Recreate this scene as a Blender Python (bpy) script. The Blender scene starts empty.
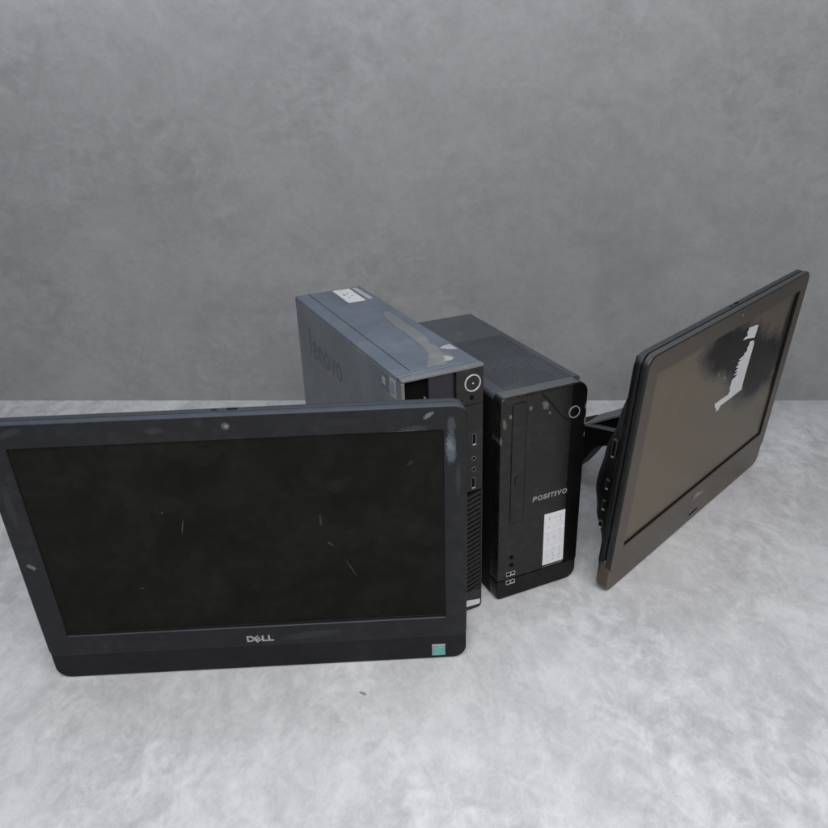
import bpy, bmesh, math, random
from mathutils import Vector, Matrix
random.seed(7)
C = bpy.context.scene.collection
R = math.radians

# ------------------------------------------------------------------ camera
PITCH, ROLL, CAM_H = R(25.2768), R(-1.8988), 0.6647
cam_d = bpy.data.cameras.new('camera'); cam = bpy.data.objects.new('camera', cam_d); C.objects.link(cam)
cam_d.sensor_fit = 'HORIZONTAL'; cam_d.sensor_width = 36; cam_d.lens = 36 * 763.0 / 828
cam_d.clip_start = 0.02; cam_d.clip_end = 100
rt = Vector((1, 0, 0)); up = Vector((0, math.sin(PITCH), math.cos(PITCH))); fw = Vector((0, math.cos(PITCH), -math.sin(PITCH)))
r2 = rt * math.cos(ROLL) + up * math.sin(ROLL); u2 = up * math.cos(ROLL) - rt * math.sin(ROLL)
M = Matrix((r2, u2, -fw)).transposed().to_4x4(); M.translation = (0, 0, CAM_H)
cam.matrix_world = M
bpy.context.scene.camera = cam

# ------------------------------------------------------------------ light
w = bpy.data.worlds.new('World'); bpy.context.scene.world = w; w.use_nodes = True
bg = w.node_tree.nodes['Background']; bg.inputs[0].default_value = (0.86, 0.92, 1.0, 1); bg.inputs[1].default_value = 0.24
def area(name, loc, aim, size, energy, col, sy=None):
    l = bpy.data.lights.new(name, 'AREA'); l.energy = energy; l.color = col
    l.shape = 'RECTANGLE'; l.size = size; l.size_y = sy or size
    o = bpy.data.objects.new(name, l); C.objects.link(o); o.location = loc
    o.rotation_euler = (Vector(aim) - Vector(loc)).to_track_quat('-Z', 'Y').to_euler()
area('wall_washer', (0.1, 1.19, 1.22), (0.1, 1.45, 1.26), 3.2, 17.5, (0.97, 0.98, 1.0), 0.16)
area('front_softbox', (0.12, -0.25, 1.2), (0.0, 0.35, 0), 1.3, 24, (1.0, 0.99, 0.985), 0.8)
area('overhead_softbox', (-0.15, 1.0, 1.55), (-0.12, 0.95, 0.3), 0.6, 2.2, (0.78, 0.89, 1.0), 0.5)
sc = bpy.context.scene
sc.view_settings.view_transform = 'Standard'; sc.view_settings.look = 'None'
sc.view_settings.exposure = 0; sc.view_settings.gamma = 1

# ------------------------------------------------------------------ materials
def newmat(name):
    m = bpy.data.materials.new(name); m.use_nodes = True
    return m, m.node_tree, m.node_tree.nodes['Principled BSDF']
def N(nt, kind, **kw):
    n = nt.nodes.new(kind)
    for k, v in kw.items():
        if k.startswith('i_'): n.inputs[k[2:].replace('_', ' ')].default_value = v
        elif k[0] == 'n' and k[1:].isdigit(): n.inputs[int(k[1:])].default_value = v
        else: setattr(n, k, v)
    return n
def math_n(nt, op, a, b=None, c=None, clamp=False):
    n = nt.nodes.new('ShaderNodeMath'); n.operation = op; n.use_clamp = clamp
    for i, v in enumerate((a, b, c)):
        if v is None: continue
        if isinstance(v, (int, float)): n.inputs[i].default_value = v
        else: nt.links.new(v, n.inputs[i])
    return n.outputs[0]
def mixc(nt, f, a, b):
    n = nt.nodes.new('ShaderNodeMix'); n.data_type = 'RGBA'
    for i, v in ((0, f), (6, a), (7, b)):
        if isinstance(v, (int, float)): n.inputs[i].default_value = v
        elif isinstance(v, tuple): n.inputs[i].default_value = (*v[:3], 1)
        else: nt.links.new(v, n.inputs[i])
    return n.outputs[2]
def ramp(nt, x, a, b):      # smooth 0..1 between a and b
    n = nt.nodes.new('ShaderNodeMapRange'); n.interpolation_type = 'SMOOTHSTEP'
    nt.links.new(x, n.inputs[0]); n.inputs[1].default_value = a; n.inputs[2].default_value = b
    return n.outputs[0]
def noise(nt, co, scale, detail=4, rough=.55, dist=0, stretch=None, rot=None):
    if stretch or rot:
        mp = nt.nodes.new('ShaderNodeMapping'); nt.links.new(co, mp.inputs[0])
        if stretch: mp.inputs['Scale'].default_value = stretch
        if rot: mp.inputs['Rotation'].default_value = rot
        co = mp.outputs[0]
    n = nt.nodes.new('ShaderNodeTexNoise'); nt.links.new(co, n.inputs['Vector'])
    n.inputs['Scale'].default_value = scale; n.inputs['Detail'].default_value = detail
    n.inputs['Roughness'].default_value = rough; n.inputs['Distortion'].default_value = dist
    return n.outputs[0]
def spot(nt, co, cx, cz, rx, rz, ang=0, axes=(0, 2), soft=.45):   # mask of an elliptical mark on a surface
    s = nt.nodes.new('ShaderNodeSeparateXYZ'); nt.links.new(co, s.inputs[0])
    x = math_n(nt, 'SUBTRACT', s.outputs[axes[0]], cx); z = math_n(nt, 'SUBTRACT', s.outputs[axes[1]], cz)
    ca, sa = math.cos(ang), math.sin(ang)
    u = math_n(nt, 'ADD', math_n(nt, 'MULTIPLY', x, ca / rx), math_n(nt, 'MULTIPLY', z, sa / rx))
    v = math_n(nt, 'ADD', math_n(nt, 'MULTIPLY', x, -sa / rz), math_n(nt, 'MULTIPLY', z, ca / rz))
    d = math_n(nt, 'SQRT', math_n(nt, 'ADD', math_n(nt, 'MULTIPLY', u, u), math_n(nt, 'MULTIPLY', v, v)))
    return d, ramp(nt, d, 1.0, soft)

def surface(name, base, rough, dust_or_refl=(.12, .12, .12), amount=.25, spec=.5, scuffs=(), tint=None, metal=0, axes=(0, 2), mottle=.25, bump=.15, dark_refl=(), refl_film=0, dscale=70, top_light=None, dull=0):
    """worn coated surface: mottled base, fine dusty specks, painted reflections, hairline scratches, scuffs placed on the object"""
    m, nt, p = newmat(name)
    co = nt.nodes.new('ShaderNodeTexCoord').outputs['Object']
    big = noise(nt, co, 14, 5, .6, .6)
    fine = noise(nt, co, 420, 3, .6)
    mid = noise(nt, co, dscale, 6, .65, .3)
    col = mixc(nt, math_n(nt, 'MULTIPLY', ramp(nt, big, .3, .7), mottle), base, tuple(min(1, c * 1.7 + .004) for c in base))
    dm = math_n(nt, 'MULTIPLY', ramp(nt, mid, .42, .75), math_n(nt, 'ADD', math_n(nt, 'MULTIPLY', ramp(nt, big, .35, .65), .7), .3))
    dm = math_n(nt, 'ADD', math_n(nt, 'MULTIPLY', dm, amount), refl_film)  # the even film carries the painted reflection colour
    speck = math_n(nt, 'MULTIPLY', ramp(nt, fine, .70, .78), amount * 1.2)
    dm = math_n(nt, 'ADD', dm, speck, clamp=True)
    # hairline scratches
    for k, (sx, rot) in enumerate((((9, 9, 900), (0, .5, 0)), ((900, 9, 12), (0, .25, .2)))):
        h = noise(nt, co, 1, 2, .5, 0, sx, rot)
        g = noise(nt, co, 22 + 9 * k, 2)
        hm = math_n(nt, 'MULTIPLY', ramp(nt, h, .74, .80), ramp(nt, g, .56, .68))
        dm = math_n(nt, 'ADD', dm, math_n(nt, 'MULTIPLY', hm, amount * .9), clamp=True)
    keep = None
    for (cx, cz, rx, rz, ang, k) in dark_refl:  # ellipses that paint a dark reflection into the colour
        d, s = spot(nt, co, cx, cz, rx, rz, ang, axes)
        s = math_n(nt, 'MULTIPLY', ramp(nt, math_n(nt, 'ADD', d, math_n(nt, 'MULTIPLY', mid, .8)), 1.62, .95), k)
        inv = math_n(nt, 'SUBTRACT', 1, s, clamp=True)
        dm = math_n(nt, 'MULTIPLY', dm, inv)
        keep = inv if keep is None else math_n(nt, 'MULTIPLY', keep, inv)
    col = mixc(nt, dm, col, dust_or_refl)
    ro = math_n(nt, 'ADD', rough, math_n(nt, 'MULTIPLY', math_n(nt, 'ADD', dm, math_n(nt, 'MULTIPLY', mid, .25)), .35), clamp=True)
    for (cx, cz, rx, rz, ang, c, k) in scuffs:
        d, s = spot(nt, co, cx, cz, rx, rz, ang, axes)
        nn = noise(nt, co, 260, 4, .7, 1.2)
        e = math_n(nt, 'ADD', d, math_n(nt, 'MULTIPLY', nn, 1.4))
        s = math_n(nt, 'MULTIPLY', ramp(nt, e, 1.55, 1.15), k)
        col = mixc(nt, s, col, c)
    if top_light:      # overhead light painted as a paler colour on upward faces
        gn = nt.nodes.new('ShaderNodeNewGeometry'); sx_ = nt.nodes.new('ShaderNodeSeparateXYZ'); nt.links.new(gn.outputs['Normal'], sx_.inputs[0])
        k_ = math_n(nt, 'MULTIPLY', ramp(nt, sx_.outputs[2], .30, .85), math_n(nt, 'ADD', .65, math_n(nt, 'MULTIPLY', mid, .5)), clamp=True)
        col = mixc(nt, k_, col, top_light)
    nt.links.new(col, p.inputs['Base Color']); nt.links.new(ro, p.inputs['Roughness'])
    p.inputs['Specular IOR Level'].default_value = spec; p.inputs['Metallic'].default_value = metal
    if keep is not None and dull:     # painted dark reflection patches also get less specular
        nt.links.new(math_n(nt, 'MULTIPLY', math_n(nt, 'ADD', math_n(nt, 'MULTIPLY', keep, dull), 1 - dull), spec), p.inputs['Specular IOR Level'])
    if tint: p.inputs['Specular Tint'].default_value = (*tint, 1)
    if bump:
        b = nt.nodes.new('ShaderNodeBump'); b.inputs['Strength'].default_value = bump; b.inputs['Distance'].default_value = .0004
        nt.links.new(fine, b.inputs['Height']); nt.links.new(b.outputs[0], p.inputs['Normal'])
    return m
def plain(name, c, rough=.5, spec=.5, metal=0):
    m, nt, p = newmat(name)
    co = nt.nodes.new('ShaderNodeTexCoord').outputs['Object']
    n = noise(nt, co, 160, 4, .6)
    nt.links.new(mixc(nt, math_n(nt, 'MULTIPLY', ramp(nt, n, .35, .7), .35), c, tuple(x * .72 for x in c)), p.inputs['Base Color'])
    p.inputs['Roughness'].default_value = rough; p.inputs['Specular IOR Level'].default_value = spec; p.inputs['Metallic'].default_value = metal
    return m

BLUE = (.30, .34, .40)
M_bezL = surface('worn_black_bezel', (.0085, .0088, .0103), .40, (.056, .059, .065), .22, spec=.26, top_light=(.055, .066, .086),
    scuffs=[(.2275, .297, .0075, .026, 0, (.095, .112, .14), .7), (.2265, .301, .0045, .010, .3, (.15, .175, .21), .5), (.205, .337, .009, .0035, .6, (.13, .15, .185), .75), (.228, .325, .006, .014, 0, (.06, .065, .075), .6), (.19, .322, .02, .006, .1, (.04, .042, .048), .5), (.235, .26, .004, .03, 0, (.035, .037, .042), .5), (-.21, .337, .02, .006, .3, (.03, .032, .036), .5), (.06, .05, .05, .008, .1, (.028, .029, .033), .6), (-.232, .25, .006, .04, 0, (.03, .031, .036), .5),
            (-.231, .170, .008, .004, -.7, (.16, .17, .18), .7), (-.068, .333, .014, .005, 0, (.045, .045, .045), .35), (.12, .334, .03, .006, 0, (.03, .03, .032), .25), (.18, .319, .03, .002, 0, (.17, .17, .17), .7)])
M_bezR = surface('brown_reflection_bezel', (.006, .0052, .0044), .20, (.125, .088, .058), .30, tint=(1.0, .82, .62), spec=.95, refl_film=.20, top_light=(.075, .073, .068))  # brown reflection painted into the bezel colour
M_scrL = surface('matte_black_screen', (.0045, .0043, .0032), .34, (.028, .027, .020), .22, spec=.09, mottle=.6, bump=.05,
    scuffs=[(.0865, .213, .0016, .011, 0, (.06, .06, .06), .5), (.0945, .180, .0065, .0009, -.75, (.085, .085, .085), .7), (.1150, .145, .020, .0007, -1.15, (.07, .07, .07), .7),
            (-.0612, .212, .0009, .014, -.22, (.075, .075, .075), .7), (-.079, .232, .0026, .0008, 1, (.11, .11, .11), .7), (.105, .255, .012, .012, .3, (.014, .013, .011), .6), (.185, .28, .006, .003, .7, (.03, .03, .03), .5), (-.02, .30, .03, .012, .5, (.010, .0095, .008), .6), (-.12, .13, .004, .001, .3, (.06, .06, .06), .6), (.15, .11, .05, .02, .4, (.010, .0095, .008), .5)])
M_scrR = surface('brown_reflection_screen', (.0075, .0055, .0038), .11, (.165, .127, .074), .26, spec=1.0, mottle=.5, bump=0, tint=(1.0, .80, .58), refl_film=.40, dscale=26, dull=.95,  # brown reflection painted in as an even colour film
    dark_refl=[(.005, .283, .110, .046, -.22, 1.0), (.135, .215, .110, .062, -.1, 1.0), (.216, .25, .026, .110, 0, 1.0), (.075, .25, .07, .05, 0, 1.0)],  # dark part of the reflection, painted as ellipses
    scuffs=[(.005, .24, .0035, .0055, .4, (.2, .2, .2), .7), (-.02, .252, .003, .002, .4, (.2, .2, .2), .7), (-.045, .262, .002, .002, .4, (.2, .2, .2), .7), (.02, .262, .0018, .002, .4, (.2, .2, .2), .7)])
M_back = surface('black_housing', (.003, .003, .0034), .45, (.02, .02, .02), .12, spec=.15)
M_rim = surface('dark_rim', (.004, .0042, .005), .38, (.05, .05, .05), .12, spec=.22, top_light=(.045, .052, .063))
M_edge = surface('glossy_black_edge', (.007, .0068, .0065), .30, (.06, .055, .05), .2, spec=.35, top_light=(.065, .066, .068))
M_strap = surface('grey_metal_strap', (.11, .12, .13), .38, (.2, .2, .2), .3)
M_bodyT = surface('grey_blue_painted_steel', (.092, .117, .150), .34, (.20, .215, .235), .38, mottle=.3, axes=(0, 1),
    scuffs=[(.0295, .2, .0012, .004, 0, (.4, .4, .4), .4)])
M_sideT = surface('grey_painted_steel_side', (.135, .147, .158), .5, (.21, .21, .20), .35, mottle=.35)
M_frontT = surface('charcoal_plastic', (.0125, .0125, .013), .45, (.07, .07, .07), .22, spec=.35)
M_lipT = surface('grey_plastic_lip', (.130, .136, .142), .4, (.22, .22, .22), .4)
M_bodyP = surface('dark_grey_painted_steel', (.048, .057, .067), .38, (.12, .12, .12), .35, axes=(0, 1))
M_sideP = surface('shaded_steel_side', (.006, .006, .006), .6, (.03, .03, .03), .1, spec=.2)  # shade on the tower side painted in as near-black
M_frontP = surface('charcoal_front_panel', (.0060, .0060, .0052), .22, (.052, .050, .042), .26, spec=.42, scuffs=[
    (-.061, .2755, .006, .009, .4, (.13, .13, .13), .7), (-.118, .262, .0035, .011, .1, (.12, .10, .085), .75), (-.1225, .240, .002, .008, 0, (.11, .11, .11), .8), (-.082, .276, .0035, .0035, 0, (.13, .13, .13), .8), (-.055, .264, .003, .003, 0, (.10, .10, .095), .8), (-.110, .270, .003, .004, 0, (.16, .15, .14), .8)])
M_glossP = surface('gloss_black_strip', (.0022, .0022, .0022), .30, (.02, .02, .02), .08, spec=.12,
    scuffs=[(-.0015, .262, .0022, .006, 0, (.25, .21, .17), .8), (-.0015, .242, .002, .008, 0, (.25, .21, .17), .8), (-.001, .222, .0016, .005, 0, (.2, .19, .18), .8)])
M_hole = plain('dark_recess', (.003, .003, .003), .8, .1)
M_groove = plain('black_groove', (.006, .006, .006), .6, .2)
M_white = plain('white_label_and_reflection', (.66, .66, .68), .6, .3)  # paper labels, and the bright reflection shape on the right screen
M_grey_paper = plain('grey_paper_label', (.38, .39, .40), .6, .3)
M_port = plain('dark_port_metal', (.045, .045, .045), .4, .4)
M_bright = plain('bright_paper', (.8, .8, .8), .6)
M_print = plain('grey_print', (.16, .16, .17), .7, .2)
M_silver = plain('satin_silver', (.42, .42, .41), .35, .5, .6)
M_logo = plain('silver_lettering', (.34, .34, .33), .4, .5, .2)
M_logo_dull = plain('tarnished_lettering', (.28, .26, .25), .45, .5, .2)
M_ring = plain('pale_button_ring', (.42, .42, .42), .35)
M_patch = surface('pale_grey_patch', (.15, .158, .162), .5, (.24, .24, .235), .7, axes=(0, 1))
M_green = plain('green_print', (.07, .50, .36), .5)
M_badge = plain('grey_badge_foil', (.22, .25, .29), .4)
M_blue = plain('blue_badge', (.09, .12, .16), .45)
M_lens = plain('dusty_lens', (.060, .055, .052), .35)

# ------------------------------------------------------------------ mesh helpers
def finish(name, bm, mat, parent=None, bev=0, sharp=38, loc=None):
    bmesh.ops.recalc_face_normals(bm, faces=bm.faces)
    for f in bm.faces: f.smooth = True
    for e in bm.edges:
        if len(e.link_faces) != 2 or e.calc_face_angle(0) > R(sharp): e.smooth = False
    me = bpy.data.meshes.new(name); bm.to_mesh(me); bm.free()
    for mm in (mat if isinstance(mat, (list, tuple)) else [mat]): me.materials.append(mm)
    o = bpy.data.objects.new(name, me); C.objects.link(o)
    if parent: o.parent = parent
    if loc: o.location = loc
    if bev:
        b = o.modifiers.new('bevel', 'BEVEL'); b.width = bev; b.segments = 3; b.limit_method = 'ANGLE'; b.angle_limit = R(40); b.use_clamp_overlap = True
    return o
def box(bm, x0, x1, y0, y1, z0, z1, mi=0):
    v = [bm.verts.new((x, y, z)) for x in (x0, x1) for y in (y0, y1) for z in (z0, z1)]
    for q in ((0, 1, 3, 2), (4, 6, 7, 5), (0, 4, 5, 1), (2, 3, 7, 6), (0, 2, 6, 4), (1, 5, 7, 3)):
        f = bm.faces.new([v[i] for i in q]); f.material_index = mi
    return v
def rrect(x0, x1, z0, z1, r, n=8):
    """counter-clockwise rounded rectangle; r = radius or (br, tr, tl, bl)"""
    if not isinstance(r, (tuple, list)): r = (r,) * 4
    out = []
    for (cx, cz, a0, rr) in ((x1, z0, -90, r[0]), (x1, z1, 0, r[1]), (x0, z1, 90, r[2]), (x0, z0, 180, r[3])):
        ox = cx - rr if cx == x1 else cx + rr; oz = cz - rr if cz == z1 else cz + rr
        for k in range(n + 1):
            a = R(a0 + 90 * k / n); out.append((ox + rr * math.cos(a), oz + rr * math.sin(a)))
    return out
def loft(bm, rings, cap0=True, cap1=True):
    """rings = list of (outline, y)"""
    vs = [[bm.verts.new((x, y, z)) for x, z in o] for o, y in rings]
    for a, b in zip(vs, vs[1:]):
        for i in range(len(a)):
            j = (i + 1) % len(a); bm.faces.new((a[i], a[j], b[j], b[i]))
    if cap0: bm.faces.new(vs[0])
    if cap1: bm.faces.new(vs[-1])
    return vs
def frame(bm, outer, inner, y0, y1, rnd=.0015, yin=None, edge=False):
    """ring-shaped plate: outer and inner outline with equal counts, front rounded"""
    def off(o, d):
        cx = sum(p[0] for p in o) / len(o); cz = sum(p[1] for p in o) / len(o)
        xs = [p[0] for p in o]; zs = [p[1] for p in o]; sx = (max(xs) - min(xs)) / 2; sz = (max(zs) - min(zs)) / 2
        mx = (max(xs) + min(xs)) / 2; mz = (max(zs) + min(zs)) / 2
        return [(mx + (x - mx) * (sx - d) / sx, mz + (z - mz) * (sz - d) / sz) for x, z in o]
    R_ = [(outer, y1), (outer, y0 + rnd)]
    for k in (1, 2, 3):
        a = R(30 * k); R_.append((off(outer, rnd * (1 - math.cos(a))), y0 + rnd * (1 - math.sin(a))))
    if rnd > .002: R_ += [(off(outer, rnd + .0004), y0), (off(outer, rnd + .0008), y0), (off(inner, -.0012), y0), (off(inner, -.0009), y0)]   # keeps the flat face flat-shaded
    R_ += [(off(inner, -.0006), y0), (inner, y0 + .0006), (inner, yin if yin is not None else y1)]
    vs = [[bm.verts.new((x, y, z)) for x, z in o] for o, y in R_]
    n = len(outer)
    for q, (a, b) in enumerate(zip(vs, vs[1:] + vs[:1])):
        for i in range(n):
            j = (i + 1) % n; f = bm.faces.new((a[i], a[j], b[j], b[i]))
            if edge and q < 4: f.material_index = 1      # outer edge in a second material, without the painted reflection
def plate(bm, pts, y0, y1):
    loft(bm, [(pts, y0), (pts, y1)])
def tplate(bm, pts, z0, z1):     # plate lying in XY
    a = [bm.verts.new((x, y, z0)) for x, y in pts]; b = [bm.verts.new((x, y, z1)) for x, y in pts]
    bm.faces.new(a); bm.faces.new(b)
    for i in range(len(a)):
        j = (i + 1) % len(a); bm.faces.new((a[i], a[j], b[j], b[i]))
def sideplate(bm, pts, x0, x1):  # plate lying in YZ
    a = [bm.verts.new((x0, y, z)) for y, z in pts]; b = [bm.verts.new((x1, y, z)) for y, z in pts]
    bm.faces.new(a); bm.faces.new(b)
    for i in range(len(a)):
        j = (i + 1) % len(a); bm.faces.new((a[i], a[j], b[j], b[i]))
def disc(bm, cx, cz, r, y0, y1, n=28, dome=0):
    o = [(cx + r * math.cos(2 * math.pi * k / n), cz + r * math.sin(2 * math.pi * k / n)) for k in range(n)]
    o2 = [(cx + (x - cx) * .8, cz + (z - cz) * .8) for x, z in o]
    loft(bm, [(o2, y0 - dome), (o, y0), (o, y1)])
def torus(bm, cx, cy, cz, r, t, n=36, m=10):
    vs = [[bm.verts.new((cx + (r + t * math.cos(b)) * math.cos(a), cy - t * math.sin(b), cz + (r + t * math.cos(b)) * math.sin(a)))
           for b in [2 * math.pi * j / m for j in range(m)]] for a in [2 * math.pi * i / n for i in range(n)]]
    for i in range(n):
        for j in range(m):
            a, b = vs[i], vs[(i + 1) % n]; bm.faces.new((a[j], b[j], b[(j + 1) % m], a[(j + 1) % m]))
def empty(name, label, cat, loc, rx=0, rz=0, group=None):
    o = bpy.data.objects.new(name, None); C.objects.link(o); o.empty_display_size = .05
    o.location = loc; o.rotation_euler = (R(rx), 0, R(rz)); o['label'] = label; o['category'] = cat
    if group: o['group'] = group
    return o
def lettering(name, glyphs, mat, parent, y=-.0004, thick=.0006, bold=.035):
    """glyphs: (text, x, z, width, height, rot, shear) ; made into one mesh"""
    bm = bmesh.new()
    for (t, x, z, wd, ht, rot, shear) in glyphs:
        cu = bpy.data.curves.new('t', 'FONT'); cu.body = t; cu.size = 1; cu.extrude = .02; cu.offset = bold
        ob = bpy.data.objects.new('t', cu); C.objects.link(ob)
        dg = bpy.context.evaluated_depsgraph_get(); me = bpy.data.meshes.new_from_object(ob.evaluated_get(dg))
        xs = [v.co.x for v in me.vertices]; ys = [v.co.y for v in me.vertices]
        x0, x1, y0, y1 = min(xs), max(xs), min(ys), max(ys); ca, sa = math.cos(rot), math.sin(rot)
        for v in me.vertices:
            a = ((v.co.x - x0) / (x1 - x0) - .5) * wd; b = ((v.co.y - y0) / (y1 - y0) - .5) * ht; a += shear * b
            zz = v.co.z
            v.co = (x + wd / 2 + a * ca - b * sa, y - thick / 2 * (1 if zz > 0 else -1) , z + ht / 2 + a * sa + b * ca)
        bm.from_mesh(me); bpy.data.objects.remove(ob); bpy.data.curves.remove(cu); bpy.data.meshes.remove(me)
    return finish(name, bm, mat, parent)

# ------------------------------------------------------------------ setting
def concrete(name, dark, light, s, stretch, streak, contrast=1.0, rough=.75, spec=.25):
    m, nt, p = newmat(name)
    tc = nt.nodes.new('ShaderNodeTexCoord'); co = tc.outputs['Object']
    mp = nt.nodes.new('ShaderNodeMapping'); nt.links.new(co, mp.inputs[0]); mp.inputs['Scale'].default_value = stretch; co = mp.outputs[0]
    a = noise(nt, co, 1.7 * s, 5, .62, .6)
    b = noise(nt, co, 5.5 * s, 7, .62, 1.2, streak)
    c = noise(nt, co, 19 * s, 4, .60, .9, streak, (0, .3, .5))          # trowel ripple
    d = noise(nt, co, 48 * s, 5, .72, 1.1)
    h = noise(nt, co, 11 * s, 6, .70, 2.2, streak, (.2, .5, .3))          # crinkled skin
    gr_ = noise(nt, co, 260 * s, 2, .5)
    g = ramp(nt, noise(nt, co, 3.0 * s, 3, .5, .5, None, (.4, .2, 1.1)), .46, .62)   # where the ripples are strong
    cc = math_n(nt, 'MULTIPLY', math_n(nt, 'SUBTRACT', c, .5), math_n(nt, 'ADD', math_n(nt, 'MULTIPLY', g, .42), .12))
    v = math_n(nt, 'ADD', math_n(nt, 'MULTIPLY', a, .36), math_n(nt, 'MULTIPLY', b, .38))
    v = math_n(nt, 'ADD', v, math_n(nt, 'MULTIPLY', math_n(nt, 'SUBTRACT', h, .5), .26))
    v = math_n(nt, 'ADD', v, math_n(nt, 'MULTIPLY', math_n(nt, 'SUBTRACT', gr_, .5), .07))
    v = math_n(nt, 'ADD', v, math_n(nt, 'MULTIPLY', d, .26)); v = math_n(nt, 'ADD', v, cc)
    # arced trowel strokes, only here and there
    wv = nt.nodes.new('ShaderNodeTexWave'); nt.links.new(co, wv.inputs[0]); wv.wave_type = 'RINGS'; wv.rings_direction = 'SPHERICAL'
    wv.inputs['Scale'].default_value = 11 * s; wv.inputs['Distortion'].default_value = 7; wv.inputs['Detail'].default_value = 3; wv.inputs['Detail Scale'].default_value = .8
    g2 = ramp(nt, noise(nt, co, 4.2 * s, 3, .5, .3, None, (1.4, .8, .1)), .57, .67)
    v = math_n(nt, 'ADD', v, math_n(nt, 'MULTIPLY', math_n(nt, 'MULTIPLY', math_n(nt, 'SUBTRACT', wv.outputs[1], .5), g2), .045))
    f = ramp(nt, v, .5 - .20 / contrast, .5 + .20 / contrast)
    col = mixc(nt, f, dark, light)
    pit = ramp(nt, noise(nt, co, 27 * s, 3, .6), .73, .80)
    col = mixc(nt, math_n(nt, 'MULTIPLY', pit, .22), col, tuple(x * .7 for x in dark))
    nt.links.new(col, p.inputs['Base Color']); p.inputs['Roughness'].default_value = rough; p.inputs['Specular IOR Level'].default_value = spec
    bp = nt.nodes.new('ShaderNodeBump'); bp.inputs['Strength'].default_value = .3; bp.inputs['Distance'].default_value = .003
    nt.links.new(v, bp.inputs['Height']); nt.links.new(bp.outputs[0], p.inputs['Normal'])
    return m
M_floor = concrete('pale_concrete_floor', (.43, .433, .445), (.72, .723, .738), 1.9, (1, .70, 1), (1.0, 1.0, 1), .95)
M_wall = concrete('grey_concrete_wall', (.235, .236, .240), (.335, .336, .342), 1.5, (1, 1, 1), (1, 1, 1.15), .80)
# the wall foot runs through two points of the floor
A = Vector((-0.91217, 1.54829, 0)); B = Vector((0.84458, 1.40658, 0)); d = (B - A).normalized()
nrm = Vector((-d.y, d.x, 0)) if d.x > 0 else Vector((d.y, -d.x, 0))     # away from the camera
P0 = A - d * 4.2; P1 = B + d * 4.2
bm = bmesh.new()
vs = [bm.verts.new(p) for p in ((-7, -6, 0), (7, -6, 0), (P1.x, P1.y, 0), (P0.x, P0.y, 0))]
bm.faces.new(vs)
fl = finish('floor', bm, M_floor); fl['kind'] = 'structure'
bm = bmesh.new()
q = [P0, P1, P1 + nrm * .12, P0 + nrm * .12]
lo = [bm.verts.new((p.x, p.y, -.02)) for p in q]; hi = [bm.verts.new((p.x, p.y, 3.2)) for p in q]
bm.faces.new(hi); bm.faces.new(lo)
for i in range(4): bm.faces.new((lo[i], lo[(i + 1) % 4], hi[(i + 1) % 4], hi[i]))
wl = finish('wall', bm, M_wall); wl['kind'] = 'structure'

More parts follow.
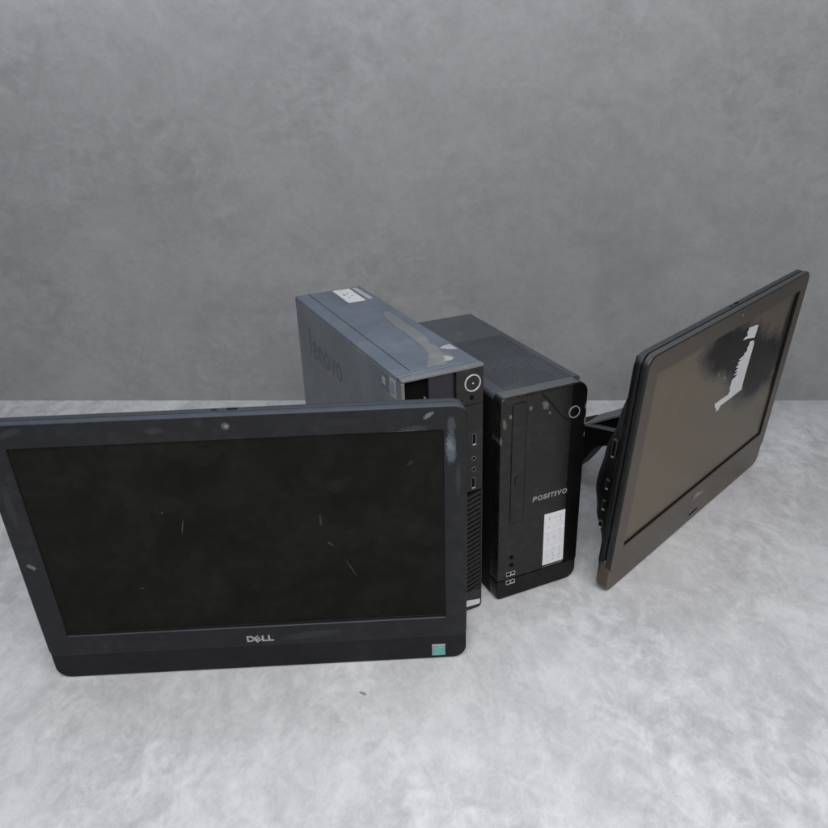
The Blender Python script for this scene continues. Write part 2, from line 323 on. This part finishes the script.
# ------------------------------------------------------------------ monitors
W, MH = .49, .3472; HW = W / 2
def monitor(label, loc, tilt, yaw, bez, scr, rim, reflecting):  # last flag picks the monitor with reflections painted on
    t = empty('computer_monitor', label, 'monitor', loc, tilt, yaw, 'matching all-in-one monitors')
    sx0, sx1, sz0, sz1 = -.2175, .2200, .0665, .3195
    CH = .0355
    # bezel
    bm = bmesh.new()
    frame(bm, rrect(-HW, HW, CH, MH, (.009, .016, .016, .009)), rrect(sx0, sx1, sz0, sz1, .001), 0, .0075, .0022, .0046, True)
    finish('bezel', bm, [bez, M_edge if reflecting else bez], t)
    # chin
    bm = bmesh.new()
    T_ = CH + .016
    o = rrect(-HW + .0003, HW - .0003, .0, T_, (.016, .004, .004, .016)); oi = rrect(-HW + .002, HW - .002, .002, T_ - .002, (.014, .003, .003, .014))
    loft(bm, [(rrect(-HW + .003, HW - .003, .003, T_ - .003, (.013, .002, .002, .013)), .0014), (rrect(-HW + .0025, HW - .0025, .0025, T_ - .0025, (.0135, .0025, .0025, .0135)), .0014), (oi, .0014), (rrect(-HW + .0009, HW - .0009, .0006, T_ - .0006, (.0156, .0035, .0035, .0156)), .0018), (o, .0030), (o, .0150), (rrect(-HW + .003, HW - .003, .004, T_ - .004, (.013, .003, .003, .013)), .0185)])
    ch = finish('chin', bm, bez if reflecting else M_back_chin, t)
    # screen
    bm = bmesh.new(); plate(bm, rrect(sx0 - .001, sx1 + .001, sz0 - .001, sz1 + .001, .001, 2), .0032, .0044)
    finish('screen', bm, scr, t)
    bm = bmesh.new(); frame(bm, rrect(sx0 + .0001, sx1 - .0001, sz0 + .0001, sz1 - .0001, .001, 8), rrect(sx0 + .0026, sx1 - .0026, sz0 + .0022, sz1 - .0022, .001, 8), .0027, .0031, .0001)
    finish('screen_gasket', bm, M_groove, t)
    bm = bmesh.new(); frame(bm, rrect(sx0 + .0001, sx1 - .0001, sz0 + .0001, sz1 - .0001, .001, 8), rrect(sx0 + .0007, sx1 - .0007, sz0 + .0007, sz1 - .0007, .001, 8), .0011, .0030, .0001)
    finish('inner_lining', bm, M_groove, t)
    # rim behind the bezel, set off by a groove
    bm = bmesh.new()
    loft(bm, [(rrect(-HW + .0034, HW - .0034, CH, MH - .0034, (.01, .014, .014, .01)), .0076), (rrect(-HW + .0034, HW - .0034, CH, MH - .0034, (.01, .014, .014, .01)), .0103)])
    finish('groove', bm, M_groove, t)
    bm = bmesh.new(); o = rrect(-HW + .0005, HW - .0005, CH + .001, MH - .0006, (.01, .016, .016, .01)); o2 = rrect(-HW + .003, HW - .003, CH + .003, MH - .004, (.01, .014, .014, .01))
    o3 = rrect(-HW + .0010, HW - .0010, CH + .0015, MH - .0012, (.01, .0155, .0155, .01))
    loft(bm, [(o3, .0104), (o, .0112), (o, .0172), (o3, .0180), (o2, .0200)])
    finish('rim', bm, rim, t)
    # back housing: bulges towards the lower middle
    bm = bmesh.new(); nu, nw = 56, 40
    def sm(x): x = max(0, min(1, x)); return x * x * (3 - 2 * x)
    prof = [(.035, .022), (.06, .034), (.10, .052), (.14, .060), (.19, .054), (.24, .042), (.30, .031), (.345, .0235)]
    def pr(z):
        for (a, da), (b, db) in zip(prof, prof[1:]):
            if z <= b: return da + (db - da) * sm((z - a) / (b - a))
        return prof[-1][1]
    x0, x1, z0, z1 = -HW + .004, HW - .004, CH + .002, MH - .005
    g = []
    for j in range(nw + 1):
        row = []
        for i in range(nu + 1):
            x = x0 + (x1 - x0) * i / nu; z = z0 + (z1 - z0) * j / nw
            e = min(x - x0, x1 - x); ez = min(z - z0, z1 - z)
            dd = .0195 + (pr(z) - .0195) * sm(e / .038 + .12) * (sm(ez / .012) if ez < .012 else 1)
            if e == 0 or ez == 0: dd = .0190
            row.append(bm.verts.new((x, dd, z)))
        g.append(row)
    for j in range(nw):
        for i in range(nu): bm.faces.new((g[j][i], g[j][i + 1], g[j + 1][i + 1], g[j + 1][i]))
    finish('back_housing', bm, M_back, t, sharp=60)
    # side ports on the left shoulder of the housing
    for z, ln in ((.198, .026), (.150, .015), (.118, .015), (.090, .011)):
        bm = bmesh.new(); box(bm, -HW + .0105, -HW + .0145, .0262, .0330, z, z + ln)
        p_ = finish('side_port', bm, M_port, t, .0006)
        bm = bmesh.new(); box(bm, -HW + .0100, -HW + .0104, .0275, .0318, z + .0016, z + ln - .0016)
        finish('opening', bm, M_hole, p_)
        bm = bmesh.new(); box(bm, -HW + .0097, -HW + .0103, .0280, .0315, z + .0006, z + .0030); finish('contact', bm, M_silver, p_)
    # camera and top slide
    bm = bmesh.new(); disc(bm, .003, .3352, .0042, -.0004, .001, 24, .0003); cm = finish('webcam', bm, M_lens, t)
    bm = bmesh.new(); disc(bm, .0037, .3350, .0021, -.0009, -.0006, 16, .0002); finish('lens', bm, M_print, cm)
    bm = bmesh.new(); box(bm, -.012, -.006, .0125, .0150, MH - .0008, MH - .0002); box(bm, .004, .014, .0125, .0150, MH - .0008, MH + .0006)
    finish('shutter_slide', bm, M_groove, t, .0004)
    # lettering
    k = 5.8 / 7.2
    Z = .0442; S = .0088
    mt = M_logo_dull if reflecting else M_logo
    lettering('logo', [('D', -.0135, Z, .0088, S, 0, 0), ('E', -.0050, Z - .0002, .0078, S * .92, .62, 0), ('L', .0041, Z, .0067, S, 0, 0), ('L', .0113, Z, .0067, S, 0, 0)], mt, t, -.0004)
    # small status light bar or badge on the chin
    if not reflecting:
        bm = bmesh.new(); plate(bm, rrect(.2035, .2195, .0050, .0230, .0008, 3), .0009, .0014)
        bd = finish('badge_sticker', bm, M_badge, t)
        bm = bmesh.new(); X, Zb = .2035, .0050; a, b = .016, .018
        def rc(u0, u1, v0, v1): plate(bm, [(X + u0 * a, Zb + v0 * b), (X + u1 * a, Zb + v0 * b), (X + u1 * a, Zb + v1 * b), (X + u0 * a, Zb + v1 * b)], .0006, .0009)
        for q in ((.20, .42, .58, .72), (.42, .86, .66, .72), (.20, .30, .50, .58), (.30, .62, .44, .50), (.56, .70, .50, .58), (.66, .76, .56, .66), (.18, .58, .08, .20), (.58, .66, .12, .20), (.30, .40, .24, .32), (.42, .54, .30, .38),
                  (.60, .70, .30, .38), (.70, .80, .36, .44), (.80, .90, .44, .50), (.76, .90, .14, .20), (.74, .82, .20, .30), (.86, .94, .20, .28), (.14, .24, .22, .28), (.42, .86, .72, .80), (.56, .86, .58, .64)): rc(*q)
        finish('badge_emblem', bm, M_green, bd)
        bm = bmesh.new(); plate(bm, [(X, Zb + b * .88), (X + a, Zb + b * .88), (X + a, Zb + b), (X, Zb + b)], .0005, .0009); finish('badge_band', bm, M_grey_paper, bd)
    else:
        bm = bmesh.new(); plate(bm, [(-.0262, .0362), (-.0232, .0362), (.0262, .0135), (.0262, .0115), (.020, .0115)][0:0] or [(-.010, .012), (.016, .012), (.016, .0145), (-.010, .0145)], .0008, .0014)
        finish('power_button', bm, M_groove, t, .0003)
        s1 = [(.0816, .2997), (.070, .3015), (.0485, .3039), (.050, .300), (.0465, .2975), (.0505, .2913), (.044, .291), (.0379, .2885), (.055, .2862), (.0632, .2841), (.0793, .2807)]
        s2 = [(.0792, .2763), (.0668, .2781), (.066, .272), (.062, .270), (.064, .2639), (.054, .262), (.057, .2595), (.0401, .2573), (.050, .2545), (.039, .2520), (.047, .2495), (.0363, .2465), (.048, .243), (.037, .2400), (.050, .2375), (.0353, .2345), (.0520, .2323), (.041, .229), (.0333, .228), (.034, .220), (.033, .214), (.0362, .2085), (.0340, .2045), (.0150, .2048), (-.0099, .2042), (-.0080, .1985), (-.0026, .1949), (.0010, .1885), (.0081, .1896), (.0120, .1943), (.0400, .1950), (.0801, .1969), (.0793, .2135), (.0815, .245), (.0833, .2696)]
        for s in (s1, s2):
            bm = bmesh.new(); plate(bm, s, .0026, .0032); o = finish('bright_reflection', bm, M_white, t)  # bright reflection on the screen, built as a thin white shape
    # easel stand behind
    st = bpy.data.objects.new('stand', None); C.objects.link(st); st.parent = t; st.empty_display_size = .03
    pts = [(.050, .150), (.10, .122), (.140, .108), (.175, .101), (.200, .096), (.222, .082), (.236, .055), (.247, .004), (.202, .004), (.1915, .022), (.182, .040), (.171, .061), (.162, .070), (.14, .082), (.10, .092), (.050, .10)]
    bm = bmesh.new(); sideplate(bm, pts, -.026, .026); finish('arm', bm, M_back, st, .003)
    bm = bmesh.new()
    top = [(.196, .0975), (.175, .112), (.150, .130), (.120, .150), (.085, .166), (.055, .172)]; bot = [(y + .001, z - .005) for y, z in top]
    sideplate(bm, top + bot[::-1], -.027, .027)
    finish('strap', bm, M_strap, st, .001)
    bm = bmesh.new(); sideplate(bm, [(y, z - .0052) for y, z in top] + [(.055, .135), (.10, .124), (.140, .110), (.175, .1015)], -.020, .020); finish('web', bm, M_back, st)
    bm = bmesh.new(); sideplate(bm, [(.196, .0965), (.175, .1012), (.140, .1082), (.110, .1182), (.110, .1222), (.140, .1122), (.175, .1052), (.196, .1005)], -.0285, -.0205); finish('trim_strip', bm, M_strap, st, .0006)
    bm = bmesh.new(); box(bm, -.026, .030, .215, .262, .0005, .006); finish('foot', bm, M_back, st, .002)
    bm = bmesh.new(); box(bm, -.055, .055, .048, .062, .085, .185); finish('mount_plate', bm, M_back, st, .003)
    return t
M_back_chin = surface('black_chin', (.0055, .0058, .0075), .42, (.05, .05, .05), .13, spec=.22)
def centre(x, y, yaw): return (x + HW * math.cos(R(yaw)), y + HW * math.sin(R(yaw)), 0.0015)
monitor('black widescreen monitor facing front with dark blank screen and small green badge on its chin', centre(-.4361, .6962, 1.5604), 3.5068, 1.5604, M_bezL, M_scrL, M_rim, False)
monitor('angled widescreen monitor with a brown reflection painted on its screen and a white reflection shape', centre(.2476, .817, 44.5991), 4.6185, 44.5991, M_bezR, M_scrR, M_rim, True)

# ------------------------------------------------------------------ grey-blue tower (left), origin front right corner, x runs -w..0
w_, h_, d_ = .1037, .3456, .3727
T = empty('desktop_computer', 'slim grey-blue desktop tower with white label on top and open drive bay', 'computer tower', (.0814, .8036, 0), 0, 25.0668)
FB = .0115
bm = bmesh.new(); box(bm, -w_, 0, FB + .0006, d_, .004, h_); finish('case', bm, M_bodyT, T, .0015)
bm = bmesh.new(); box(bm, -w_ - .0008, -w_ - .0001, FB + .002, d_ - .004, .008, h_ - .0035); sd = finish('side_panel', bm, M_sideT, T, .0004)
lw = lettering('logo', [('l', .000, .272, .006, .040, 0, 0), ('e', .0135, .271, .0200, .027, 0, 0), ('n', .0385, .271, .0185, .0265, 0, 0), ('o', .0620, .271, .0205, .027, 0, 0),
                        ('v', .0855, .271, .0205, .0265, 0, 0), ('o', .1085, .271, .0205, .027, 0, 0)], plain('debossed_lettering', (.102, .112, .122), .6), sd, 0, .0004, .008)
for v in lw.data.vertices: v.co = (-w_ - .0009 + v.co.y, .3165 - v.co.x, v.co.z + .0015)
bm = bmesh.new(); box(bm, -w_ + .0203, -w_ + .0209, .022, d_ - .002, h_ + .0001, h_ + .0004); finish('lid_seam', bm, M_groove, T)
bm = bmesh.new(); box(bm, -w_ + .0005, -.004, FB - .0015, FB + .0005, h_ - .004, h_ - .0006); finish('bezel_gap', bm, M_groove, T)
rx0, rx1, rz0, rz1 = -w_ + .0046, -w_ + .068, .3075, h_ - .0042
bm = bmesh.new(); box(bm, -w_, 0, 0, FB - .0016, h_ - .0036, h_ + .0004); finish('top_lip', bm, M_lipT, T, .0012)
bm = bmesh.new(); box(bm, -w_, -w_ + .0040, .0002, FB - .0016, .012, h_ - .0038); finish('side_lip', bm, M_lipT, T, .001)
bm = bmesh.new(); box(bm, rx1, -.0004, .0006, FB, .2975, h_ - .0038); pc = finish('button_panel', bm, M_frontT, T, .0008)
bm = bmesh.new(); torus(bm, -.0148, .0004, .3245, .0098, .0010); finish('power_button_ring', bm, M_ring, pc)
bm = bmesh.new(); disc(bm, -.0148, .3245, .0086, .0002, .0008, 30, .0003); pb = finish('power_button', bm, M_frontT, pc)
bm = bmesh.new(); disc(bm, -.0148, .3243, .0011, -.0006, .0001, 14, .0002); finish('button_light', bm, M_ring, pb)
bm = bmesh.new(); disc(bm, -.0160, .3065, .0028, .0001, .0008, 18, .0001); finish('status_light', bm, M_hole, pc)
# recess floor and inner pieces
bm = bmesh.new(); box(bm, rx0 - .0005, rx1 - .0002, FB - .001, FB + .0004, .20, rz1 + .0003); box(bm, rx0, rx1 - .0004, .004, FB - .0012, .3035, .3075)
rc_ = finish('drive_bay', bm, M_hole, T)
bm = bmesh.new(); box(bm, rx0 + .030, rx1 - .0006, .0046, FB - .0011, .3078, rz1 - .0002); finish('drive_cover', bm, plain('navy_black_plastic', (.013, .013, .018), .4), rc_, .0008)
bm = bmesh.new(); box(bm, rx0 + .026, rx0 + .0275, .0052, .0100, .3078, .3170); finish('latch', bm, M_lipT, rc_, .0004)
# main lower face: ports, vents
slit = .1815
bm = bmesh.new(); box(bm, -w_ + .0042, -.0004, .0006, FB, slit, .2968); fp = finish('port_panel', bm, M_frontT, T, .0008)
def usb(x, z, hgt, parent, wd=.0052):
    bm = bmesh.new(); frame(bm, rrect(x - wd / 2, x + wd / 2, z, z + hgt, .0004, 2), rrect(x - wd / 2 + .0008, x + wd / 2 - .0008, z + .0008, z + hgt - .0008, .0003, 2), .0001, .0008, .0002)
    u = finish('usb_port', bm, M_print, parent)
    bm = bmesh.new(); plate(bm, rrect(x - wd / 2 + .0007, x + wd / 2 - .0007, z + .0007, z + hgt - .0007, .0003, 2), .0004, .0007); finish('opening', bm, M_hole, u)
    bm = bmesh.new(); box(bm, x - wd / 2 + .0006, x + wd / 2 - .0002, -.0002, .0003, z + .0001, z + .0017); finish('contact', bm, M_ring, u)
usb(-.0125, .2445, .0150, fp); usb(-.0135, .1855, .0150, fp)
for z in (.2268, .2118):
    bm = bmesh.new(); torus(bm, -.0130, .0004, z, .0026, .0005, 20, 6); a = finish('audio_jack', bm, M_print, fp)
    bm = bmesh.new(); disc(bm, -.0130, z, .0022, .0003, .0005, 16, 0); finish('opening', bm, M_hole, a)
bm = bmesh.new(); box(bm, -w_ + .0042, -.0004, .0060, FB, .0305, slit - .0003); gr = finish('vent_back', bm, M_hole, T)
bm = bmesh.new(); step = .0068; n = int((slit - .030) / step) + 1
for k in range(n + 1):
    z = .026 + k * step; L, Rr = -w_ + .0042, -.0024; rise = (Rr - L) * .28
    # slats climb to the right in short bays so every bay looks alike
    bays = 4; bw = (Rr - L) / bays
    for b in range(bays):
        xa, xb = L + b * bw + .0012, L + (b + 1) * bw
        za, zb = z, z + (xb - xa) * .30
        if zb + .0034 > slit: continue
        vsx = []
        for y in (.0012, .0058):
            vsx.append([bm.verts.new(p) for p in ((xa, y, za), (xb, y, zb), (xb, y, zb + .0034), (xa, y, za + .0034))])
        bm.faces.new(vsx[0]); bm.faces.new(vsx[1])
        for i in range(4): bm.faces.new((vsx[0][i], vsx[0][(i + 1) % 4], vsx[1][(i + 1) % 4], vsx[1][i]))
for b in range(5):
    x = -w_ + .0042 + b * ((-.0024 + w_ - .0042) / 4); box(bm, x - .0003, x + .0012, .0014, .0059, .024, slit - .0004)
finish('vent_grille', bm, M_frontT, T)
bm = bmesh.new(); box(bm, -.0019, -.0004, .0008, FB, .0305, slit - .0004); finish('edge_strip', bm, M_frontT, T)
bm = bmesh.new(); loft(bm, [(rrect(-w_ + .0002, -.0002, .001, .0300, (.006, .0005, .0005, .006)), .001), (rrect(-w_ + .0002, -.0002, .001, .0300, (.006, .0005, .0005, .006)), FB)])
bp_ = finish('base_band', bm, surface('black_base', (.010, .010, .010), .4), T, .0006)
bm = bmesh.new(); plate(bm, [(-.040, .0085), (-.0030, .0065), (-.0026, .0140), (-.012, .0155), (-.020, .0175), (-.040, .0160)], .0004, .0008); finish('torn_label', bm, M_white, bp_)
# top stickers, pale irregular patch, stickers on the side
def topq(pts, mat, name, z0=.0002, z1=.0006, par=T):
    bm = bmesh.new(); tplate(bm, [(x - w_, y) for x, y in pts], h_ + z0, h_ + z1); return finish(name, bm, mat, par)
lb = topq([(.0560, .2976), (.0824, .2979), (.0835, .3660), (.0567, .3665)], M_white, 'paper_label')
bm = bmesh.new()
for (a, b, c, e) in ((.062, .334, .0665, .3352), (.0640, .3352, .0652, .342), (.0700, .340, .0722, .343), (.0720, .328, .0760, .3288), (.0650, .322, .0690, .3228)):
    box(bm, a - w_, c - w_, b, e, h_ + .0007, h_ + .0009)
finish('print', bm, M_print, lb)
l2 = topq([(.0879, .3000), (.0958, .3020), (.0952, .3660), (.0872, .3655)], M_grey_paper, 'barcode_label')
rs = [(.0784, .2267), (.0830, .2320), (.0880, .2330), (.0895, .215), (.0885, .19), (.0880, .165), (.0885, .14), (.0865, .12), (.0862, .1045), (.080, .09), (.083, .075), (.0781, .0569), (.0823, .045), (.0773, .0263), (.070, .0245), (.0636, .0200), (.050, .0215), (.0412, .0191), (.048, .033), (.055, .045), (.0633, .0593), (.066, .08), (.069, .1), (.0692, .1145), (.071, .14), (.070, .165), (.0736, .2095)]
topq(rs, M_patch, 'pale_patch', .00015, .00035)
topq([(.0823, .0688), (.0900, .0730), (.0990, .0744), (.0996, .0555), (.092, .0590)], M_grey_paper, 'sticker_remnant')
topq([(.0668, .0300), (.0720, .0345), (.0740, .0440), (.0790, .0400), (.0827, .0330), (.0760, .0270)], M_grey_paper, 'sticker_remnant')
def sideq(pts, mat, name, o0=.0010, o1=.0014, par=T):
    bm = bmesh.new(); sideplate(bm, pts, -w_ - o1, -w_ - o0); return finish(name, bm, mat, par)
b1 = sideq([(.0353, .3200), (.0565, .3195), (.0560, .3400), (.0350, .3405)], M_blue, 'licence_badge')
sideq([(.0410, .326), (.0500, .326), (.0500, .3350), (.0410, .3350)], M_grey_paper, 'badge_emblem', .0015, .0017, b1)
b2 = sideq([(.0140, .3195), (.0282, .3185), (.0290, .3400), (.0142, .3405)], M_grey_paper, 'side_label')
bm = bmesh.new()
for k in range(4): sideplate(bm, [(.0165 + k * .0028, .3225), (.0175 + k * .0028, .3225), (.0175 + k * .0028, .3375), (.0165 + k * .0028, .3375)], -w_ - .0017, -w_ - .0015)
finish('print', bm, plain('blue_print', (.14, .20, .32), .6), b2)
for x in (-w_ + .012, -.012):
    for y in (.03, d_ - .03):
        bm = bmesh.new(); box(bm, x - .007, x + .007, y - .007, y + .007, 0.0003, .0038); finish('foot', bm, M_hole, T, .001)

# ------------------------------------------------------------------ black tower (right of it)
w_, h_, d_ = .1237, .2957, .3073
Pn = empty('desktop_computer', 'black desktop tower with perforated top, drive slot and white label on its glossy front', 'computer tower', (.2159, .8612, 0), 0, 23.3909)
FB = .0190
bm = bmesh.new(); box(bm, -w_, 0, FB + .0003, d_, .003, h_ - .0065); finish('side_shell', bm, M_sideP, Pn, .001)
# top cover with a perforated field
bm = bmesh.new()
gx0, gx1, gy0, gy1 = -w_ + .0165, -.0100, .0205, .198
nx, ny = 25, 42; px, py = (gx1 - gx0) / nx, (gy1 - gy0) / ny; H = .15
zt = h_; zb = h_ - .0022
G = [[bm.verts.new((gx0 + i * px, gy0 + j * py, zt)) for i in range(nx + 1)] for j in range(ny + 1)]
for j in range(ny):
    for i in range(nx):
        c = [G[j][i], G[j][i + 1], G[j + 1][i + 1], G[j + 1][i]]
        xa, ya = gx0 + i * px, gy0 + j * py
        inn = [(xa + px * H, ya + py * .20), (xa + px * (1 - H), ya + py * .20), (xa + px * (1 - H), ya + py * .80), (xa + px * H, ya + py * .80)]
        a = [bm.verts.new((x, y, zt)) for x, y in inn]; b = [bm.verts.new((x, y, zb)) for x, y in inn]
        for k in range(4):
            l = (k + 1) % 4
            bm.faces.new((c[k], c[l], a[l], a[k])); bm.faces.new((a[k], a[l], b[l], b[k]))
        f = bm.faces.new(b); f.material_index = 1
# surrounding sheet with turned-down edges
X0, X1, Y0, Y1 = -w_ - .0004, .0004, FB + .0004, d_
e = .0022
def vtx(x, y, z): return bm.verts.new((x, y, z))
in_ = [G[0][0], G[0][nx], G[ny][nx], G[ny][0]]
mid_ = [vtx(X0 + e, Y0, zt), vtx(X1 - e, Y0, zt), vtx(X1 - e, Y1 - e, zt), vtx(X0 + e, Y1 - e, zt)]
bm.faces.new([mid_[0], mid_[1]] + [G[0][i] for i in range(nx, -1, -1)])
bm.faces.new([mid_[1], mid_[2]] + [G[j][nx] for j in range(ny, -1, -1)])
bm.faces.new([mid_[2], mid_[3]] + [G[ny][i] for i in range(0, nx + 1)])
bm.faces.new([mid_[3], mid_[0]] + [G[j][0] for j in range(0, ny + 1)])
o1 = [vtx(X0, Y0, zt - e), vtx(X1, Y0, zt - e), vtx(X1, Y1, zt - e), vtx(X0, Y1, zt - e)]
o2 = [vtx(X0, Y0, zt - .0064), vtx(X1, Y0, zt - .0064), vtx(X1, Y1, zt - .0064), vtx(X0, Y1, zt - .0064)]
for k in range(4):
    l = (k + 1) % 4
    bm.faces.new((mid_[k], mid_[l], o1[l], o1[k])); bm.faces.new((o1[k], o1[l], o2[l], o2[k]))
finish('top_cover', bm, [M_bodyP, M_hole], Pn)
bm = bmesh.new()
for (x, y, a, b) in ((.056, .222, .010, .0012), (.058, .227, .0012, .010), (.060, .234, .009, .0012), (.066, .226, .0012, .010), (.050, .240, .004, .001), (.062, .2285, .003, .003)):
    box(bm, x - w_, x + a - w_, y, y + b, h_ + .0001, h_ + .0005)
finish('embossed_mark', bm, surface('worn_emboss', (.13, .13, .13), .5), Pn)
# front: charcoal panel, glossy strip, foot band
sx = -w_ + .1010
def rr(x0, x1, z0, z1, r): return rrect(x0, x1, z0, z1, r, 7)
def capped(bm, f, y0, y1, rnd):
    loft(bm, [(f(rnd * 1.5), y0), (f(rnd * 1.25), y0), (f(rnd), y0), (f(rnd * .45), y0 + rnd * .12), (f(rnd * .12), y0 + rnd * .45), (f(0), y0 + rnd), (f(0), y1)])
bm = bmesh.new(); capped(bm, lambda d: rr(-w_ + d, sx, .0325, h_ - .0002 - d, (.0005, .0005, .006, .0005)), 0, FB, .0022)
fp = finish('front_panel', bm, M_frontP, Pn)
bm = bmesh.new(); capped(bm, lambda d: rr(sx + .0002, -d, .0325, h_ - .0002 - d, (.0005, .014, .0005, .0005)), -.0004, FB, .0024)
gs = finish('gloss_strip', bm, M_glossP, Pn)
bm = bmesh.new(); capped(bm, lambda d: rr(-w_ + d, -d, .001 + d, .0300, (.014, .0005, .0005, .006)), .0008, FB, .0024)
ft = finish('base_band', bm, surface('black_base_band', (.003, .003, .0028), .3, (.04, .04, .04), .15, spec=.28), Pn)
bm = bmesh.new(); box(bm, -w_ + .001, -.001, .004, FB, .0301, .0324); finish('joint_gap', bm, M_hole, Pn)  # dark joint between front panel and base band
bm = bmesh.new(); plate(bm, [(-w_ + .066, .0328), (sx - .0006, .0328), (sx - .0006, .0362), (-w_ + .074, .0350)], -.0006, -.0001); finish('ledge', bm, surface('ledge_grey', (.06, .06, .06), .4), fp)
# rim highlight painted as a grey lip along the top edge of the front
bm = bmesh.new(); box(bm, -w_ + .004, -.012, .0022, FB, h_ - .0001, h_ + .0004); finish('top_lip', bm, surface('grey_rim_highlight', (.075, .08, .085), .38, (.16, .16, .16), .3), Pn, .0002)
# optical drive slot
bx0, bx1, bz0, bz1 = -w_ + .0155, -w_ + .0362, .1185, .2868
bm = bmesh.new(); frame(bm, rrect(bx0, bx1, bz0, bz1, .005, 8), rrect(bx0 + .0009, bx1 - .0009, bz0 + .0009, bz1 - .0009, .0042, 8), -.0004, .0004, .0001); bay = finish('drive_slot', bm, M_groove, fp)
bm = bmesh.new(); plate(bm, rrect(bx0 + .001, bx1 - .001, bz0 + .001, bz1 - .001, .004, 8), -.0007, .0001); finish('drive_door', bm, M_frontP, bay)
bm = bmesh.new(); box(bm, -w_ + .0218, -w_ + .0226, -.0010, -.0007, .1745, .1865); box(bm, -w_ + .0226, -w_ + .0258, -.0010, -.0007, .1857, .1865); finish('eject_mark', bm, M_hole, bay)
# ring button
bm = bmesh.new(); torus(bm, -w_ + .1048, -.0006, .2575, .0076, .0009); rg = finish('power_button_ring', bm, plain('dull_ring', (.17, .18, .19), .35), gs)
bm = bmesh.new(); disc(bm, -w_ + .1048, .2575, .0066, -.0010, -.0004, 28, .0003); finish('power_button', bm, M_glossP, rg)
# swoosh groove
bm = bmesh.new(); L = [(.0566, .2915), (.064, .284), (.072, .2745), (.080, .264), (.088, .2545), (.0945, .249), (.1005, .2475)]
up_ = [(x - w_, z + .0016) for x, z in L]; dn = [(x - w_, z - .0016) for x, z in L]
plate(bm, dn + up_[::-1], -.0004, .0002); finish('curved_groove', bm, M_groove, fp)
# lettering
adv = .0516 / 8; wd = [.0062, .0072, .0058, .0024, .0060, .0024, .0070, .0072]
xs = -w_ + .0494; gl = []
for ch_, wv_ in zip('POSITIVO', wd):
    gl.append((ch_, xs, .1421, wv_, .0072, 0, .18)); xs += wv_ + (.0516 - sum(wd)) / 7
lettering('logo', gl, M_logo_dull, fp, -.0004)
# white label with faint vertical writing
bm = bmesh.new(); plate(bm, [(.0685 - w_, .0372), (.1012 - w_, .0372), (.1003 - w_, .1174), (.0681 - w_, .1178)], -.0010, -.0005); lab = finish('paper_label', bm, M_white, fp)
bm = bmesh.new(); rnd = random.Random(3)
for cx in (.0745, .0840, .0935):
    z = .042
    while z < .112:
        l = rnd.uniform(.0015, .005)
        if rnd.random() < .72:
            x = cx + rnd.uniform(-.0008, .0008); plate(bm, [(x - w_, z), (x + rnd.uniform(.0006, .0022) - w_, z + .0003), (x + .0008 - w_, z + l), (x + .0002 - w_, z + l)], -.0013, -.0011)
        z += l + rnd.uniform(.0006, .003)
finish('print', bm, plain('faint_ink', (.44, .44, .46), .7), lab)
for z in (.0625, .0900):
    bm = bmesh.new(); plate(bm, [(.0684 - w_, z), (.1006 - w_, z + .001), (.1006 - w_, z + .0022), (.0684 - w_, z + .0012)], -.0014, -.0011)
    finish('crease', bm, M_bright, lab)
# jacks and usb
for z in (.0658, .0535):
    bm = bmesh.new(); torus(bm, -w_ + .0205, -.0001, z, .0027, .0005, 20, 6); a = finish('audio_jack', bm, M_hole, fp)
    bm = bmesh.new(); disc(bm, -w_ + .0205, z, .0024, -.0003, 0, 16, 0); finish('opening', bm, M_hole, a)
for z, par in ((.0372, fp), (.0238, ft)):
    x0_, x1_ = -w_ + .0125, -w_ + .0262
    bm = bmesh.new(); frame(bm, rrect(x0_, x1_, z, z + .0062, .0008, 3), rrect(x0_ + .0011, x1_ - .0011, z + .0011, z + .0051, .0005, 3), -.0014, .0012, .0002); u = finish('usb_port', bm, M_silver, par)
    bm = bmesh.new(); plate(bm, rrect(x0_ + .001, x1_ - .001, z + .001, z + .0052, .0005, 3), -.0004, .0003); finish('opening', bm, M_hole, u)
    bm = bmesh.new(); box(bm, x0_ + .0060, x0_ + .0078, -.0012, -.0005, z + .0012, z + .0049); finish('tongue', bm, M_silver, u)
for x in (-w_ + .014, -.014):
    for y in (.04, d_ - .03):
        bm = bmesh.new(); box(bm, x - .008, x + .008, y - .008, y + .008, .0003, .0028); finish('foot', bm, M_hole, Pn, .001)

# ------------------------------------------------------------------ tiny fleck on the floor
bm = bmesh.new(); tplate(bm, [(-.0045, .002), (-.003, .0035), (-.0005, .0018), (.0022, .0016), (.0042, -.0022), (.0010, -.0020), (-.0015, -.0003)], .0002, .0009)
ck = finish('debris_fleck', bm, plain('grey_fleck', (.27, .27, .28), .8), None, 0, 38, (-.0694, .6576, 0))
ck['label'] = 'tiny grey fleck of debris lying on the pale floor in front of the monitor'; ck['category'] = 'debris'
